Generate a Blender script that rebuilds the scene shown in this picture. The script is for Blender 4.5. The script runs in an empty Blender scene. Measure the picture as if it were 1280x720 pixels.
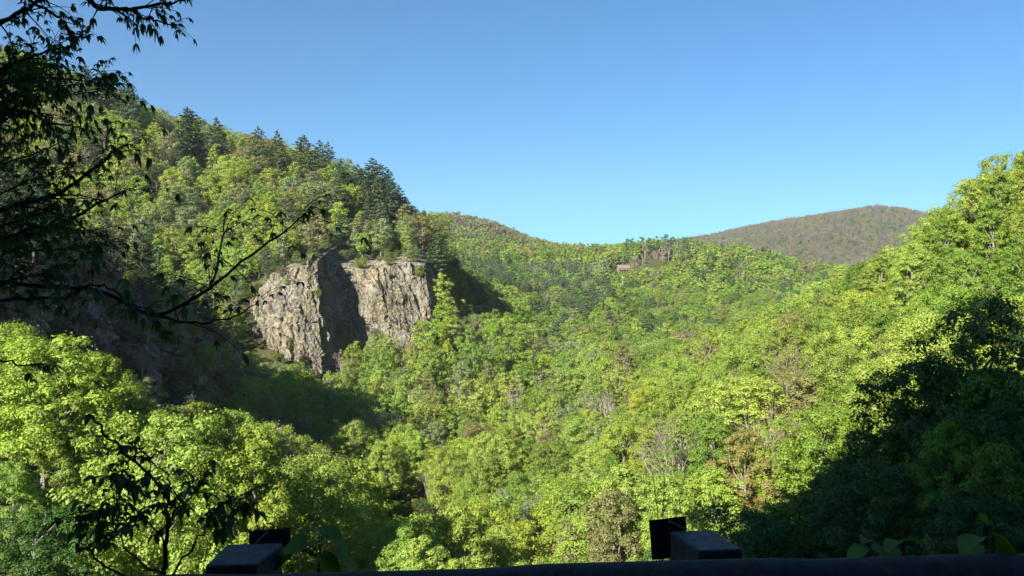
import bpy, math, random
import numpy as np
from mathutils import Vector
from mathutils.bvhtree import BVHTree
from mathutils.kdtree import KDTree

SC = bpy.context.scene
COL = SC.collection
random.seed(4)
RNG = np.random.default_rng(11)
F = 985.0            # focal length in pixels of a 1280 px wide picture
SUN_AZ, SUN_EL = math.radians(31.0), math.radians(28.5)   # shadows run forward and to the right
SUN = np.array([-math.sin(SUN_AZ)*math.cos(SUN_EL), -math.cos(SUN_AZ)*math.cos(SUN_EL), math.sin(SUN_EL)])

def at(px, row, Y):
    return np.array([(px-640.0)/F*Y, Y, -(row-360.0)/F*Y])

# ------------------------------------------------------------------ mesh helpers
def mesh_from(name, V, faces_flat, sizes, mats, mat_idx=None, smooth=False):
    V = np.asarray(V, np.float32)
    faces_flat = np.asarray(faces_flat, np.int32); sizes = np.asarray(sizes, np.int32)
    me = bpy.data.meshes.new(name)
    me.vertices.add(len(V)); me.vertices.foreach_set('co', V.ravel())
    me.loops.add(len(faces_flat)); me.loops.foreach_set('vertex_index', faces_flat)
    me.polygons.add(len(sizes))
    starts = np.concatenate([[0], np.cumsum(sizes)[:-1]]).astype(np.int32)
    me.polygons.foreach_set('loop_start', starts)
    if mat_idx is not None:
        me.polygons.foreach_set('material_index', np.asarray(mat_idx, np.int32))
    me.polygons.foreach_set('use_smooth', np.full(len(sizes), smooth, bool))
    for m in mats: me.materials.append(m)
    me.update(calc_edges=True); me.validate()
    return me

class MB:
    """collects quads / tris / tubes / boxes and makes one mesh"""
    def __init__(s): s.V=[]; s.F=[]; s.S=[]; s.M=[]; s.n=0
    def add(s, V, faces, m=0):
        V=np.asarray(V,np.float32)
        for f in faces:
            s.F.append(np.asarray(f,np.int32)+s.n); s.S.append(np.array([len(f)],np.int32)); s.M.append(np.array([m],np.int32))
        s.V.append(V); s.n+=len(V)
    def quads(s, V, m=0):                       # V (n,4,3)
        V=np.asarray(V,np.float32); n=len(V)
        if n==0: return
        s.V.append(V.reshape(-1,3)); s.F.append(np.arange(4*n,dtype=np.int32)+s.n)
        s.S.append(np.full(n,4,np.int32)); s.M.append(np.full(n,m,np.int32)); s.n+=4*n
    def tube(s, P, R, sides=6, m=0, cap=True):
        P=np.asarray(P,float); R=np.asarray(R,float); k=len(P)
        T=np.gradient(P,axis=0); T/=np.linalg.norm(T,axis=1)[:,None]+1e-9
        ref=np.array([0,0,1.0]) if abs(T[0][2])<.8 else np.array([1.0,0,0])
        U=np.cross(T,ref); U/=np.linalg.norm(U,axis=1)[:,None]+1e-9
        W=np.cross(T,U)
        a=np.arange(sides)/sides*2*math.pi
        ring=P[:,None,:]+R[:,None,None]*(np.cos(a)[None,:,None]*U[:,None,:]+np.sin(a)[None,:,None]*W[:,None,:])
        V=ring.reshape(-1,3)
        i=np.arange(k-1)[:,None]*sides; j=np.arange(sides)[None,:]; j2=(j+1)%sides
        q=np.stack([i+j,i+j2,i+sides+j2,i+sides+j],-1).reshape(-1)
        s.V.append(V.astype(np.float32)); s.F.append(q.astype(np.int32)+s.n)
        nq=(k-1)*sides
        s.S.append(np.full(nq,4,np.int32)); s.M.append(np.full(nq,m,np.int32))
        if cap:
            s.F.append(np.arange(sides,dtype=np.int32)+s.n+(k-1)*sides); s.S.append(np.array([sides],np.int32)); s.M.append(np.array([m],np.int32))
            s.F.append(np.arange(sides,dtype=np.int32)[::-1]+s.n); s.S.append(np.array([sides],np.int32)); s.M.append(np.array([m],np.int32))
        s.n+=len(V)
    def hexa(s, c, m=0):                        # eight corners: bottom 4, top 4
        s.add(c,[(3,2,1,0),(4,5,6,7),(0,1,5,4),(1,2,6,5),(2,3,7,6),(3,0,4,7)],m)
    def box(s, c, d, m=0, rz=0.0):
        ca,sa=math.cos(rz),math.sin(rz); out=[]
        for z in (-1,1):
            for x,y in ((-1,-1),(1,-1),(1,1),(-1,1)):
                X,Y=x*d[0]/2,y*d[1]/2
                out.append((c[0]+X*ca-Y*sa,c[1]+X*sa+Y*ca,c[2]+z*d[2]/2))
        s.hexa(out,m)
    def mesh(s, name, mats, smooth=False):
        return mesh_from(name,np.concatenate(s.V),np.concatenate(s.F),np.concatenate(s.S),mats,np.concatenate(s.M),smooth)

def link(name, data, parent=None):
    o=bpy.data.objects.new(name,data); COL.objects.link(o)
    if parent is not None: o.parent=parent
    return o
def tag(o,label=None,cat=None,group=None,kind=None):
    if label: o['label']=label
    if cat: o['category']=cat
    if group: o['group']=group
    if kind: o['kind']=kind
    return o

# ------------------------------------------------------------------ noise
def hash3(i,j,k,seed):
    n=(i*374761393+j*668265263+k*2147483647+seed*144665)&0xffffffff
    n=((n^(n>>13))*1274126177)&0xffffffff
    n=(n^(n>>16))&0xffffffff
    return n/4294967295.0
def vnoise(P,seed=0):
    P=np.asarray(P,float); I=np.floor(P).astype(np.int64); f=P-I; f=f*f*(3-2*f)
    r=0
    for a in (0,1):
        for b in (0,1):
            for c in (0,1):
                w=(f[...,0] if a else 1-f[...,0])*(f[...,1] if b else 1-f[...,1])*(f[...,2] if c else 1-f[...,2])
                r=r+w*hash3(I[...,0]+a,I[...,1]+b,I[...,2]+c,seed)
    return r*2-1
def fbm(P,oct=4,seed=0):
    r=0;a=1.0
    for o in range(oct):
        r=r+a*vnoise(np.asarray(P)*(2.03**o),seed+o*17); a*=.5
    return r

# ------------------------------------------------------------------ materials
def newmat(name):
    m=bpy.data.materials.new(name); m.use_nodes=True
    nt=m.node_tree; nt.nodes.clear()
    out=nt.nodes.new('ShaderNodeOutputMaterial')
    return m,nt,out
def N(nt,t,**kw):
    n=nt.nodes.new(t)
    for k,v in kw.items():
        setattr(n,k,v)
    return n
def ramp(nt,fac,stops):
    r=N(nt,'ShaderNodeValToRGB'); e=r.color_ramp.elements
    while len(e)<len(stops): e.new(.5)
    for i,(p,c) in enumerate(stops):
        e[i].position=p; e[i].color=(*c,1) if len(c)==3 else c
    nt.links.new(fac,r.inputs[0]); return r.outputs[0]
def noise(nt,scale,detail=4,vec=None,rough=.55,dist=0):
    n=N(nt,'ShaderNodeTexNoise'); n.inputs['Scale'].default_value=scale; n.inputs['Detail'].default_value=detail
    n.inputs['Roughness'].default_value=rough; n.inputs['Distortion'].default_value=dist
    if vec is not None: nt.links.new(vec,n.inputs['Vector'])
    return n.outputs['Fac']
def mixc(nt,fac,a,b,mode='MIX'):
    m=N(nt,'ShaderNodeMix',data_type='RGBA',blend_type=mode)
    for s,v in ((0,fac),(6,a),(7,b)):
        if hasattr(v,'links') or hasattr(v,'is_linked'): nt.links.new(v,m.inputs[s])
        else: m.inputs[s].default_value=(*v,1) if isinstance(v,tuple) else v
    return m.outputs[2]

def leaf_mat(name, trans=.35, spread=.55, gloss=.0):
    m,nt,out=newmat(name)
    a=N(nt,'ShaderNodeAttribute',attribute_type='INSTANCER',attribute_name='tint')
    g=N(nt,'ShaderNodeNewGeometry')
    mr=N(nt,'ShaderNodeMapRange'); mr.inputs[3].default_value=1-spread*.6; mr.inputs[4].default_value=1+spread*.6
    nt.links.new(g.outputs['Random Per Island'],mr.inputs[0])
    mul=N(nt,'ShaderNodeVectorMath',operation='SCALE'); nt.links.new(a.outputs['Color'],mul.inputs[0]); nt.links.new(mr.outputs[0],mul.inputs['Scale'])
    # broad drift of hue through each crown
    oi=N(nt,'ShaderNodeTexCoord')
    nz=noise(nt,.35,2,oi.outputs['Object'])
    hs=N(nt,'ShaderNodeHueSaturation'); nt.links.new(mul.outputs[0],hs.inputs['Color'])
    h=N(nt,'ShaderNodeMapRange'); h.inputs[1].default_value=.3; h.inputs[2].default_value=.7; h.inputs[3].default_value=.492; h.inputs[4].default_value=.508
    nt.links.new(nz,h.inputs[0]); nt.links.new(h.outputs[0],hs.inputs['Hue'])
    d=N(nt,'ShaderNodeBsdfDiffuse'); t=N(nt,'ShaderNodeBsdfTranslucent'); mx=N(nt,'ShaderNodeMixShader')
    nt.links.new(hs.outputs[0],d.inputs[0])
    tc=N(nt,'ShaderNodeHueSaturation'); tc.inputs['Saturation'].default_value=1.15; nt.links.new(hs.outputs[0],tc.inputs['Color'])
    nt.links.new(tc.outputs[0],t.inputs[0])
    mx.inputs[0].default_value=trans
    nt.links.new(d.outputs[0],mx.inputs[1]); nt.links.new(t.outputs[0],mx.inputs[2])
    sh=mx.outputs[0]
    if gloss:
        gl=N(nt,'ShaderNodeBsdfGlossy'); gl.inputs['Roughness'].default_value=.45; gl.inputs[0].default_value=(.8,.85,.8,1)
        m2=N(nt,'ShaderNodeMixShader'); m2.inputs[0].default_value=gloss
        nt.links.new(sh,m2.inputs[1]); nt.links.new(gl.outputs[0],m2.inputs[2]); sh=m2.outputs[0]
    nt.links.new(sh,out.inputs[0]); return m

def bark_mat(name,c1,c2,scale=1.2):
    m,nt,out=newmat(name)
    tc=N(nt,'ShaderNodeTexCoord'); mp=N(nt,'ShaderNodeMapping'); mp.inputs['Scale'].default_value=(3,3,.5)
    nt.links.new(tc.outputs['Object'],mp.inputs[0])
    c=ramp(nt,noise(nt,scale,5,mp.outputs[0],.7),[(.3,c1),(.7,c2)])
    b=N(nt,'ShaderNodeBsdfPrincipled'); b.inputs['Roughness'].default_value=.9; nt.links.new(c,b.inputs['Base Color'])
    b.inputs['Specular IOR Level'].default_value=.15
    nt.links.new(b.outputs[0],out.inputs[0]); return m

def rock_mat(name,dark,mid,light,lichen,lichen_amt=.5):
    m,nt,out=newmat(name)
    tc=N(nt,'ShaderNodeTexCoord')
    mp=N(nt,'ShaderNodeMapping'); mp.inputs['Scale'].default_value=(1,1,.35); mp.inputs['Rotation'].default_value=(0,.35,0)
    nt.links.new(tc.outputs['Object'],mp.inputs[0])
    n1=noise(nt,.16,8,mp.outputs[0],.68,.4)
    c=ramp(nt,n1,[(.3,dark),(.48,mid),(.68,light)])
    v=N(nt,'ShaderNodeTexVoronoi',feature='DISTANCE_TO_EDGE'); v.inputs['Scale'].default_value=.42; nt.links.new(mp.outputs[0],v.inputs['Vector'])
    crack=ramp(nt,v.outputs['Distance'],[(0,(.35,.33,.33)),(.07,(1,1,1))])
    c=mixc(nt,.75,c,crack,'MULTIPLY')
    mp2=N(nt,'ShaderNodeMapping'); mp2.inputs['Scale'].default_value=(1,1,.12); nt.links.new(tc.outputs['Object'],mp2.inputs[0])
    st=ramp(nt,noise(nt,.33,6,mp2.outputs[0],.7),[(.40,(.38,.37,.38)),(.56,(1.05,1.0,.95))])
    c=mixc(nt,.8,c,st,'MULTIPLY')
    tn=ramp(nt,noise(nt,.06,4,tc.outputs['Object'],.6),[(.42,(.86,.90,1.0)),(.6,(1.10,1.05,.96))])
    c=mixc(nt,1.0,c,tn,'MULTIPLY')
    n3=noise(nt,.9,5,tc.outputs['Object'],.7)
    lf=ramp(nt,n3,[(.5,(0,0,0)),(.62,(lichen_amt,)*3)])
    c=mixc(nt,lf,c,lichen)
    n4=noise(nt,.07,5,tc.outputs['Object'],.6)
    gf=ramp(nt,n4,[(.52,(0,0,0)),(.66,(.55,)*3)])
    c=mixc(nt,gf,c,(.10,.105,.045))
    b=N(nt,'ShaderNodeBsdfPrincipled'); b.inputs['Roughness'].default_value=.92; b.inputs['Specular IOR Level'].default_value=.2
    nt.links.new(c,b.inputs['Base Color'])
    bp=N(nt,'ShaderNodeBump'); bp.inputs['Strength'].default_value=.9; bp.inputs['Distance'].default_value=.6
    nt.links.new(noise(nt,.8,8,mp.outputs[0],.7),bp.inputs['Height']); nt.links.new(bp.outputs[0],b.inputs['Normal'])
    nt.links.new(b.outputs[0],out.inputs[0]); return m

def ground_mat():
    m,nt,out=newmat('forest_floor')
    tc=N(nt,'ShaderNodeTexCoord')
    n1=noise(nt,.05,6,tc.outputs['Object'],.65); n2=noise(nt,.5,6,tc.outputs['Object'],.7)
    c=ramp(nt,n2,[(.3,(.035,.03,.018)),(.5,(.07,.06,.03)),(.7,(.12,.10,.055))])
    g=ramp(nt,n2,[(.3,(.03,.045,.012)),(.7,(.08,.11,.03))])
    f=ramp(nt,n1,[(.38,(0,0,0)),(.55,(1,1,1))])
    c=mixc(nt,f,c,g)
    b=N(nt,'ShaderNodeBsdfPrincipled'); b.inputs['Roughness'].default_value=.95; b.inputs['Specular IOR Level'].default_value=.1
    nt.links.new(c,b.inputs['Base Color'])
    bp=N(nt,'ShaderNodeBump'); bp.inputs['Strength'].default_value=.8; bp.inputs['Distance'].default_value=.5
    nt.links.new(n2,bp.inputs['Height']); nt.links.new(bp.outputs[0],b.inputs['Normal'])
    nt.links.new(b.outputs[0],out.inputs[0]); return m

def plain_mat(name,c,rough=.7,spec=.3,var=.25,scale=8,bump=0):
    m,nt,out=newmat(name)
    tc=N(nt,'ShaderNodeTexCoord'); n=noise(nt,scale,5,tc.outputs['Object'],.65)
    cc=ramp(nt,n,[(.3,tuple(x*(1-var) for x in c)),(.7,tuple(min(1,x*(1+var)) for x in c))])
    b=N(nt,'ShaderNodeBsdfPrincipled'); b.inputs['Roughness'].default_value=rough; b.inputs['Specular IOR Level'].default_value=spec
    if bump:
        bp=N(nt,'ShaderNodeBump'); bp.inputs['Strength'].default_value=bump; bp.inputs['Distance'].default_value=.004
        mp=N(nt,'ShaderNodeMapping'); mp.inputs['Scale'].default_value=(1,.25,1); nt.links.new(tc.outputs['Object'],mp.inputs[0])
        nt.links.new(noise(nt,scale*2,7,mp.outputs[0],.7),bp.inputs['Height']); nt.links.new(bp.outputs[0],b.inputs['Normal'])
    nt.links.new(cc,b.inputs['Base Color']); nt.links.new(b.outputs[0],out.inputs[0]); return m

M_LEAF=leaf_mat('broad_leaves',.44,.36,.012)
M_NEEDLE=leaf_mat('pine_needles',.2,.45)
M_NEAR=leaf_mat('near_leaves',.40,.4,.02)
M_BARK=bark_mat('grey_bark',(.11,.098,.078),(.30,.275,.23))
M_PBARK=bark_mat('pine_bark',(.07,.055,.045),(.19,.16,.13))
M_BBARK=bark_mat('pale_bare_bark',(.17,.145,.115),(.36,.32,.27))
M_DBARK=bark_mat('dark_bark',(.012,.011,.010),(.035,.03,.028),4)  # near-black bark for the close branches, sapling and stems
M_GROUND=ground_mat()
M_ROCK=rock_mat('grey_cliff_rock',(.050,.046,.042),(.155,.141,.123),(.30,.274,.238),(.33,.30,.15),.65)
M_DROCK=rock_mat('shaded_ledge_rock',(.07,.065,.06),(.17,.155,.14),(.33,.30,.27),(.24,.19,.10),.35)

# ------------------------------------------------------------------ terrain
CP=[]      # ground control points (x,y,z)
def cp(px,row,Y,h=15.5):
    p=at(px,row,Y); CP.append((p[0],p[1],p[2]-h))
for a in [ # right slope
 (1280,188,170,17),(1230,221,190,18),(1180,265,212,20),(1075,342,250,19),(960,397,280,17),(860,434,300),(760,470,300),
 (1280,218,310),(1180,305,340),(1075,372,400),(960,405,400),
 (1280,400,100),(1150,420,130),(1000,440,170),(1280,560,66,12),(1100,560,90),(930,500,140),(850,560,120),(800,640,96),
 (1000,640,75,12),(1150,640,60,11),(1500,150,150),(1500,400,80),(1750,250,130),(1750,450,60),
 # valley and central hill
 (700,690,115),(640,600,165),(640,520,225),(700,480,290),(640,430,340),(640,396,420),(640,352,600),(720,420,430),
 (800,445,380),(800,402,500),(800,345,700),(800,303,860),(960,385,600),(960,345,780),(960,312,900),(1070,338,900),(1200,360,900),
 (870,303,870),(690,306,950),(690,345,700),(800,318,1150),(960,328,1200),(1070,350,1200),(690,318,1200),
 (565,266,1150,10),(520,276,1150,10),(610,281,1150,10),(680,306,1200,10),(560,302,950),(600,332,800),(560,352,560),(560,400,380),(565,285,1500,10),
 (1100,259,2700,7),(1155,268,2700,7),(1050,266,2700,7),(1000,277,2700,7),(950,288,2700,7),(900,298,2700,7),(865,304,2600,7),(1250,300,2700,7),(1400,300,2700,7),
 (1000,322,2050,7),(1100,325,2000,7),(900,315,2000,7),(1250,330,2000,7),(700,325,2700,7),(500,325,2700,7),(1100,280,4200,7),(700,335,4500,7),(100,335,4500,7),(100,300,2700,7),
 # left mountain with the cliff
 (400,458,288),(320,445,283),(480,428,308),(545,388,330,16),(600,386,336,16),(640,402,350,16),(330,335,338,2),(405,308,342,3),(450,325,366,3),(520,318,370,3),(548,335,385,3),
 (470,232,398,17),(520,272,398,16),(420,200,412,17),(300,176,432,18),(160,128,452,18),(50,82,462,18),(0,58,465,18),(-200,-50,480,14),
 (420,220,540),(160,165,620),(520,305,480),(0,105,620),(-300,0,640),
 (250,262,378),(100,262,352),(200,332,322),(260,402,288),(285,470,240),(60,400,235),(-200,330,240),
 (0,338,136,1),(120,390,152,1),(200,440,164,1),(250,510,172,1),(-200,280,130,2),
 (0,500,112,1),(80,525,128,1),(160,540,142,1),(230,550,158,1),(-200,480,86,1),(450,447,311),(500,432,316),(779,341,836,1),(817,323,852,1),(815,312,885,8),
 (60,445,80,12),(0,435,75,12),(150,560,75,12),(250,600,75,12),(300,545,105,12),(430,595,105),(515,665,100),(350,620,80,12),(-200,440,70,12),
 (400,560,182),(330,512,190),(500,620,150),(500,520,240),(560,690,120)]:
    cp(*a)
for p in [(-6,8,-3.5),(0,8,-3.5),(6,8,-3.5),(-12,15,-9),(0,15,-9),(12,15,-9),(-22,30,-18),(0,30,-19),(20,30,-17),(-28,45,-25),(0,50,-29),(26,45,-25),
 (0,1,-1.6),(1,0,-1.6),(-1,0,-1.6),(0,-1,-1.6),(3,1.5,-1.7),(-3,1.5,-1.7),(3,-2,-1.5),(-3,-2,-1.5),(0,3,-1.9),(0,-4,-1.0),(0,-12,11),(-10,-12,10),
 (-18,-25,34),(-15,-40,50),(10,-25,36),(40,-20,26),(-38,-25,12),(-50,-25,-8),(-80,-25,-16),(-60,-60,2),(-100,-100,-10),(30,-80,55),(-120,-20,-18),  # unseen hill behind the camera, raised to carry the added shade trees
 (-140,120,42),(-150,140,46),(-132,104,30),(-165,105,46),(-185,165,52),(-60,20,-16),(-20,3,-8),(-20,12,-11),(60,10,4),(20,3,0),(100,0,20),(-300,-300,-20),(300,-300,60),(0,-400,60),(-400,0,40),(400,0,120),  # leading points: unseen ridge added beyond the left edge to shade the pines
 (-1500,-1500,0),(1500,-1500,0),(-3000,0,50),(3000,0,50),(0,-4000,0)]:
    CP.append(p)
CP=np.array(CP,float)
def emb(x,y):
    r=np.sqrt(x*x+y*y)+1e-6
    return np.stack([1.6*x/r,1.6*y/r,np.log(r)],-1),r
E0,R0=emb(CP[:,0],CP[:,1])
def kern(D): return D
D=np.linalg.norm(E0[:,None]-E0[None],axis=2)
n=len(CP); A=np.zeros((n+4,n+4)); A[:n,:n]=kern(D)-np.eye(n)*.004
A[:n,n]=1; A[:n,n+1:]=E0; A[n,:n]=1; A[n+1:,:n]=E0.T
A[n:,n:]-=np.eye(4)*1e-9
W=np.linalg.solve(A,np.concatenate([CP[:,2]/R0,np.zeros(4)]))
def ground(x,y):
    x=np.asarray(x,float); y=np.asarray(y,float); sh=x.shape; x=x.ravel(); y=y.ravel(); out=np.empty(len(x))
    for i in range(0,len(x),20000):
        e,r=emb(x[i:i+20000],y[i:i+20000])
        d=np.linalg.norm(e[:,None]-E0[None],axis=2)
        q=kern(d)@W[:n]+W[n]+e@W[n+1:]
        P=np.stack([x[i:i+20000],y[i:i+20000],np.zeros(len(r))],-1)
        amp=np.clip((r-40)/200,0,1)*2.2
        amp2=np.clip((r-500)/1500,0,1)*9
        out[i:i+20000]=q*r+amp*fbm(P/28.0,3,3)+amp2*fbm(P/170.0,3,9)
    return out.reshape(sh)
az=np.concatenate([np.arange(-180,-48,2.0),np.arange(-48,48,.22),np.arange(48,180,2.0)])
az=np.radians(az); rr=np.exp(np.linspace(math.log(.6),math.log(6500),300))
AZ,RR=np.meshgrid(az,rr,indexing='ij')
TX,TY=np.sin(AZ)*RR,np.cos(AZ)*RR
TZ=ground(TX,TY)
na,nr=len(az),len(rr)
TV=np.stack([TX,TY,TZ],-1).reshape(-1,3)
ctr=np.array([[0,0,float(ground(np.array([0.3]),np.array([0.0]))[0])]])
i=np.arange(na)[:,None]; j=np.arange(nr-1)[None,:]; i2=(i+1)%na
TQ=np.stack([i*nr+j,i*nr+j+1,i2*nr+j+1,i2*nr+j],-1).reshape(-1,4)
cf=np.stack([np.full(na,len(TV)),np.arange(na)*nr,((np.arange(na)+1)%na)*nr],-1)
TVall=np.concatenate([TV,ctr])
me=mesh_from('ground',TVall,np.concatenate([TQ.ravel(),cf.ravel()]),np.concatenate([np.full(len(TQ),4),np.full(len(cf),3)]),[M_GROUND],None,True)
tag(link('ground',me),kind='structure')

# ------------------------------------------------------------------ cliffs
def cliff(name,path,lean,cap_len,cap_rise,amp,seed,mat,cell=(3.2,5.5),ns=300,nt_=130,ncap=36):
    """path: (x, y, z_bottom, z_top) along the foot, walked so that the rock face looks to the right-hand side"""
    path=np.array(path,float); seg=np.r_[0,np.cumsum(np.linalg.norm(np.diff(path[:,:2],axis=0),axis=1))]
    L=seg[-1]; s=np.linspace(0,L,ns)
    P=np.stack([np.interp(s,seg,path[:,k]) for k in range(4)],-1)
    T=np.gradient(P[:,:2],axis=0)
    ker=np.ones(5)/5
    T=np.stack([np.convolve(np.pad(T[:,k],2,'edge'),ker,'valid') for k in (0,1)],-1)
    T/=np.linalg.norm(T,axis=1)[:,None]
    Nn=np.stack([T[:,1],-T[:,0]],-1)                     # outward
    t=np.linspace(0,1,nt_)
    H=(P[:,3]-P[:,2])
    Z=P[:,2][:,None]+H[:,None]*t[None]
    back=lean*H[:,None]*(t[None]**1.6)
    X=P[:,0][:,None]-Nn[:,0][:,None]*back; Y=P[:,1][:,None]-Nn[:,1][:,None]*back
    # crest running back into the hill
    c=np.linspace(0,1,ncap+1)[1:]
    bd=np.array([.0,1.0])                                 # crests always run back along +y
    CX=X[:,-1:]+(bd[0]*cap_len*c)[None]; CY=Y[:,-1:]+(bd[1]*cap_len*c)[None]; CZ=Z[:,-1:]+(cap_rise*(c**.8)*cap_len)[None]
    X=np.concatenate([X,CX],1); Y=np.concatenate([Y,CY],1); Z=np.concatenate([Z,CZ],1)
    tt=np.concatenate([t,np.ones(ncap)])
    rng=np.random.default_rng(seed)
    # blocky fracture: nearest seed cell in a slanted (s,z) chart gives each block its own offset and tilt
    U=np.stack([np.repeat(s[:,None],X.shape[1],1)+.35*Z, Z+np.concatenate([np.zeros(nt_),c*cap_len])[None]],-1).reshape(-1,2)
    U=U+1.2*np.stack([fbm(np.stack([X,Y,Z],-1).reshape(-1,3)/4,2,seed),fbm(np.stack([X,Y,Z],-1).reshape(-1,3)/4,2,seed+5)],-1)
    lo,hi=U.min(0),U.max(0)
    def cells(cw,ch,a):
        k=int((hi[0]-lo[0])*(hi[1]-lo[1])/(cw*ch))
        S=rng.uniform(lo,hi,(k,2)); off=rng.normal(0,1,k); tilt=rng.normal(0,.28,(k,2))
        out=np.empty(len(U))
        kd=KDTree(k); sc=np.array([1/cw,1/ch])
        for q,(u,v) in enumerate((S*sc).tolist()): kd.insert((u,v,0),q)
        kd.balance()
        ii=np.array([kd.find((u,v,0))[1] for u,v in (U*sc).tolist()]); dd=U-S[ii]
        out=a*off[ii]+(dd*tilt[ii]).sum(1)*a*.8
        return out
    dsp=cells(*cell,amp)+cells(cell[0]*.38,cell[1]*.38,amp*.38)+cells(cell[0]*2.6,cell[1]*2.6,amp*1.1)
    dsp=dsp.reshape(X.shape)+amp*1.0*fbm(np.stack([X,Y,Z*.5],-1)/9.0,4,seed)
    fade=np.ones(X.shape[1]); fade[nt_:]=np.linspace(.5,.2,ncap)
    X=X+Nn[:,0][:,None]*dsp*fade; Y=Y+Nn[:,1][:,None]*dsp*fade; Z=Z+.35*dsp*fade
    V=np.stack([X,Y,Z],-1); m=X.shape[1]
    i=np.arange(ns-1)[:,None]; j=np.arange(m-1)[None]
    q=np.stack([i*m+j,(i+1)*m+j,(i+1)*m+j+1,i*m+j+1],-1).reshape(-1,4)
    return mesh_from(name,V.reshape(-1,3),q.ravel(),np.full(len(q),4),[mat]),V.reshape(-1,3),q

def cpath(rows):
    out=[]
    for px,Y,rb,rt in rows:
        out.append(((px-640)/F*Y,Y,-(rb-360)/F*Y,-(rt-360)/F*Y))
    return out
big_path=cpath([(300,322,480,370),(316,306,480,350),(345,301,490,338),(380,299,500,332),(403,301,500,326),(414,306,490,322),(418,314,480,318),(421,321,470,320),
                (428,325,460,330),(450,325,455,338),(480,324,450,334),(515,325,445,328),(540,329,435,334),(552,338,425,348),(556,354,420,358)])
m1,V1,Q1=cliff('rock_cliff',big_path,.16,44,.22,.34,3,M_ROCK,(1.6,4.6))
tag(link('rock_cliff',m1),'tall grey fractured rock cliff with a deep dark cleft, rising above the valley trees','cliff')
spur_path=cpath([(-260,92,560,330),(-80,112,540,338),(0,124,540,342),(80,138,540,372),(150,150,545,400),(215,163,550,432),(246,172,550,455),(262,186,540,478),(262,205,520,470)])
m2,V2,Q2=cliff('rock_ledge',spur_path,.12,30,.10,.75,8,M_DROCK,(3.0,3.4),240,90,30)
tag(link('rock_ledge',m2),'dark rock ledge in the shade behind the bright trees at the left edge','rock ledge')

def tri_all():
    off=0; VV=[];FF=[]
    for V,Q in ((TVall,TQ),(V1,Q1),(V2,Q2)):
        VV.append(V); FF.append(Q+off); off+=len(V)
    return np.concatenate(VV),np.concatenate(FF)
VV,FF=tri_all()
BVH=BVHTree.FromPolygons(VV.tolist(),FF.tolist())
def drop(x,y):
    h=BVH.ray_cast(Vector((x,y,900)),Vector((0,0,-1)))
    if h[0] is None: return None,None
    return h[0].z,h[1].z if h[1].z>0 else -h[1].z

# ------------------------------------------------------------------ tree prototypes
def kites(C,Nr,S,rng,aspect=.75):
    """leaf sprays: kite-shaped faces at centres C with normals Nr and sizes S"""
    n=len(C); Nr=Nr/(np.linalg.norm(Nr,axis=1)[:,None]+1e-9)
    R=rng.normal(size=(n,3)); U=np.cross(Nr,R); U/=np.linalg.norm(U,axis=1)[:,None]+1e-9; Wv=np.cross(Nr,U)
    S=S[:,None]
    a=C-U*S*.55; c=C+U*S*.55
    b=C+Wv*S*.5*aspect+U*S*.08-Nr*S*.08; d=C-Wv*S*.5*aspect+U*S*.08-Nr*S*.08
    return np.stack([a,b,c,d],1)
def curve(a,b,k,rng,bend=.08,sag=0):
    t=np.linspace(0,1,k)[:,None]; L=np.linalg.norm(np.asarray(b)-a)
    o=rng.normal(0,bend*L,3)
    return np.asarray(a)*(1-t)+np.asarray(b)*t+np.sin(t*math.pi)*o+np.array([0,0,1])*sag*L*np.sin(t*math.pi)

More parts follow.
